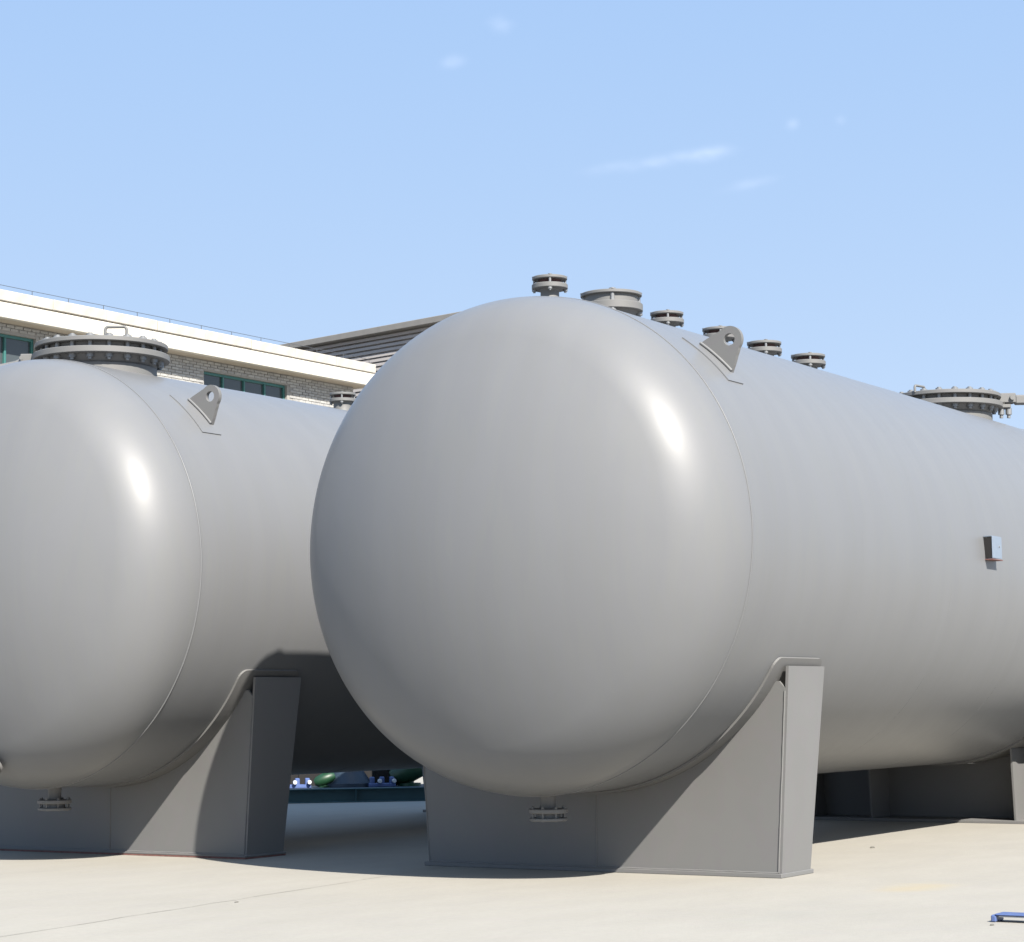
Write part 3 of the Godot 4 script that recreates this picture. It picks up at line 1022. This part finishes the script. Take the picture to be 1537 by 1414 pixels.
# ---------------------------------------------------------------- small things in the yard
func build_yard() -> void:
	# long teal skid beam behind the far vessel: I section lying along the view
	var a := Vector3(6.3, 0, -9.35)
	var e := Vector3(9.9, 0, -5.3)
	var mid := (a + e) * 0.5
	var ang := atan2(-(e.z - a.z), e.x - a.x)
	var ln := (e - a).length()
	var t := thing("steel_beam", "long teal painted steel beam lying on the concrete in the gap between the tanks", "beam", mid, ang)
	var b := Builder.new()
	b.box(Vector3(0, 0.075, 0), Vector3(ln, 0.13, 0.012))
	part("beam_web", b.mesh(), M.beam, t)
	for y in [0.006, 0.144]:
		b = Builder.new()
		b.box(Vector3(0, y, 0), Vector3(ln, 0.012, 0.13), 0.003)
		part("beam_flange", b.mesh(), M.beam, t)
	for k in 5:
		b = Builder.new()
		b.box(Vector3(-ln * 0.4 + k * ln * 0.2, 0.075, 0.032), Vector3(0.012, 0.12, 0.05))
		part("stiffener", b.mesh(), M.beam, t)
	# machinery on a low pallet just behind the beam
	var dirb := (e - a).normalized()
	var back := Vector3(dirb.z, 0, -dirb.x)
	if back.x < 0.0: back = -back
	var p := thing("pallet", "low dark steel pallet carrying small machines behind the teal beam", "pallet", mid + back * 0.75, ang)
	for k in 4:
		b = Builder.new()
		b.box(Vector3(0, 0.115, -0.33 + k * 0.22), Vector3(ln * 0.94, 0.05, 0.17), 0.004)
		part("deck_board", b.mesh(), M.navy, p)
	for k in 4:
		b = Builder.new()
		b.box(Vector3(-ln * 0.42 + k * ln * 0.28, 0.045, 0), Vector3(0.1, 0.09, 0.86), 0.004)
		part("runner", b.mesh(), M.navy, p)
	var place := func(u: float, v: float) -> Vector3: return mid + dirb * u + back * (0.75 + v) + Vector3.UP * 0.14
	# green pump bodies
	for g in [[-0.29, "dark green pump body beside the blue clamp on the pallet"], [0.66, "larger dark green pump body standing at the pallet end"]]:
		var big := 0.7 if g[0] < 0 else 1.3
		var q := thing("pump", g[1], "pump", place.call(g[0], -0.12), ang, "green pumps on the pallet")
		b = Builder.new()
		b.lathe([Vector2(0, -0.17), Vector2(0.05, -0.17), Vector2(0.085, -0.12), Vector2(0.1, 0.0), Vector2(0.085, 0.12), Vector2(0.05, 0.17), Vector2(0, 0.17)], 24, Transform3D(Basis(Vector3.BACK, PI * 0.5 + 0.35) * big, Vector3(0, 0.13 * big, 0)))
		part("casing", b.mesh(), M.green, q)
		b = Builder.new()
		b.lathe([Vector2(0.04, -0.05), Vector2(0.1, -0.05), Vector2(0.1, -0.025), Vector2(0.04, -0.025), Vector2(0.04, 0.06)], 20, Transform3D(Basis.IDENTITY * big, Vector3(0, 0.05 * big, 0)))
		part("foot", b.mesh(), M.green, q)
		b = Builder.new()
		b.lathe([Vector2(0.03, 0.0), Vector2(0.03, 0.16), Vector2(0.07, 0.165), Vector2(0.07, 0.19), Vector2(0, 0.19)], 20, Transform3D(Basis.IDENTITY * big, Vector3(0, 0.14 * big, 0)))
		part("outlet_flange", b.mesh(), M.green, q)
	# blue clamps with white caps
	for g in [[-0.60, "bright blue pipe clamp with white caps at the pallet corner"], [0.34, "dull blue pipe clamp with two white caps between hopper and green pump"]]:
		var q := thing("pipe_clamp", g[1], "clamp", place.call(g[0], -0.22), ang, "blue pipe clamps on the pallet")
		b = Builder.new()
		b.box(Vector3(0, 0.02, 0), Vector3(0.3, 0.04, 0.12), 0.006)
		for s in [-1.0, 0.0, 1.0]:
			b.box(Vector3(s * 0.11, 0.07, 0), Vector3(0.05, 0.08, 0.1), 0.008)
		part("frame", b.mesh(), M.blue, q)
		for s in [-1.0, 1.0]:
			b = Builder.new()
			b.lathe([Vector2(0, 0.06), Vector2(0.02, 0.06), Vector2(0.024, 0.05), Vector2(0.024, 0.0), Vector2(0, 0.0)], 16, Transform3D(Basis(Vector3.RIGHT, PI * 0.5), Vector3(s * 0.08 + 0.05, 0.065, 0.045)))
			part("cap", b.mesh(), M.white, q)
	# grey-blue cone hopper lying on its rim
	var h := thing("hopper", "slate blue conical hopper lying on the pallet", "hopper", place.call(-0.01, 0.02), ang)
	b = Builder.new()
	b.lathe([Vector2(0.08, 0.36), Vector2(0.08, 0.30), Vector2(0.26, 0.04), Vector2(0.30, 0.04), Vector2(0.30, 0.0), Vector2(0.24, 0.0)], 36)
	part("cone", b.mesh(), M.navy, h)
	b = Builder.new()
	b.lathe([Vector2(0.08, 0.34), Vector2(0.13, 0.34), Vector2(0.13, 0.365), Vector2(0.06, 0.365)], 28)
	part("collar", b.mesh(), M.galv, h)
	# dark machine between the clamp and the far pump
	var d := thing("gearbox", "black ribbed gearbox standing on the pallet next to the hopper", "gearbox", place.call(0.42, 0.14), ang)
	b = Builder.new()
	b.box(Vector3(0, 0.13, 0), Vector3(0.3, 0.26, 0.22), 0.03)
	part("housing", b.mesh(), M.dark, d)
	for k in 5:
		b = Builder.new()
		b.box(Vector3(-0.1 + k * 0.05, 0.13, -0.12), Vector3(0.012, 0.2, 0.03), 0.003)
		part("fin", b.mesh(), M.dark, d)
	b = Builder.new()
	b.lathe([Vector2(0, 0.0), Vector2(0.05, 0.0), Vector2(0.05, 0.1), Vector2(0.02, 0.1), Vector2(0.02, 0.14), Vector2(0, 0.14)], 18, Transform3D(Basis(Vector3.BACK, -PI * 0.5), Vector3(0.15, 0.15, 0)))
	part("shaft", b.mesh(), M.galv, d)

	# long dark cabinet closing the view behind the pallet, short of its right end
	var cb := thing("equipment_cabinet", "long black equipment cabinet standing behind the loaded pallet", "cabinet", mid - dirb * 1.15 + back * 1.75, ang)
	b = Builder.new()
	b.box(Vector3(0, 0.5, 0), Vector3(3.6, 0.9, 0.6), 0.012)
	part("body", b.mesh(), M.dark, cb)
	for k in 6:
		b = Builder.new()
		b.box(Vector3(-1.5 + k * 0.6, 0.5, 0.306), Vector3(0.56, 0.8, 0.014), 0.004)
		var dr := part("door", b.mesh(), M.dark, cb)
		b = Builder.new()
		b.box(Vector3(-1.5 + k * 0.6 + 0.22, 0.5, 0.325), Vector3(0.02, 0.12, 0.024), 0.004)
		part("handle", b.mesh(), M.galv, dr)
	for k in 4:
		b = Builder.new()
		b.box(Vector3(-1.6 + k * 1.067, 0.026, 0), Vector3(0.1, 0.05, 0.5), 0.004)
		part("foot", b.mesh(), M.dark, cb)

	# small blue bracket on the open concrete: top bent down at both ends
	var q := thing("blue_bracket", "small bright blue bent bracket lying on the open pale concrete", "bracket", Vector3(-1.13, 0, 3.36), 0.0)
	b = Builder.new()
	b.box(Vector3(0, 0.036, 0), Vector3(0.11, 0.008, 0.19), 0.003)
	part("top", b.mesh(), M.blue, q)
	for s in [-1.0, 1.0]:
		b = Builder.new()
		b.box(Vector3(0, 0.017, s * 0.103), Vector3(0.11, 0.034, 0.026), 0.006)
		part("leg", b.mesh(), M.blue, q)
	b = Builder.new()
	b.box(Vector3(0.004, 0.027, 0), Vector3(0.10, 0.006, 0.16), 0.002)
	part("liner", b.mesh(), M.white, q)
	# chips of stone and a bit of wire on the concrete
	var chips := [[Vector3(-1.91, 0, -0.70), 0.010, "tiny dark stone chip beside the floor joint"], [Vector3(3.35, 0, 0.72), 0.018, "pale stone chip on the concrete near the shadow edge"], [Vector3(-1.32, 0, 3.30), 0.011, "small stone chip just in front of the blue bracket"]]
	for c in chips:
		b = Builder.new()
		var r: float = c[1]
		var rr := RandomNumberGenerator.new()
		rr.seed = int(r * 10000.0)
		var pr := [Vector2(0, 0), Vector2(r * 0.9, 0.0), Vector2(r, r * 0.3), Vector2(r * 0.6, r * 0.62), Vector2(0, r * 0.7)]
		b.lathe(pr, 7, Transform3D(Basis(Vector3.UP, rr.randf() * 3.0).scaled(Vector3(1.6, 1.0, 0.8)), Vector3.ZERO))
		var o := part(numbered("stone_chip"), b.mesh(), M.stone, self, Transform3D(Basis.IDENTITY, c[0]))
		o.set_meta("label", c[2])
		o.set_meta("category", "stone")
		o.set_meta("group", "stone chips on the concrete")

func _ready() -> void:
	setup_view()
	materials()
	build_ground()
	build_factory()
	build_louvre()
	build_tanks()
	build_yard()
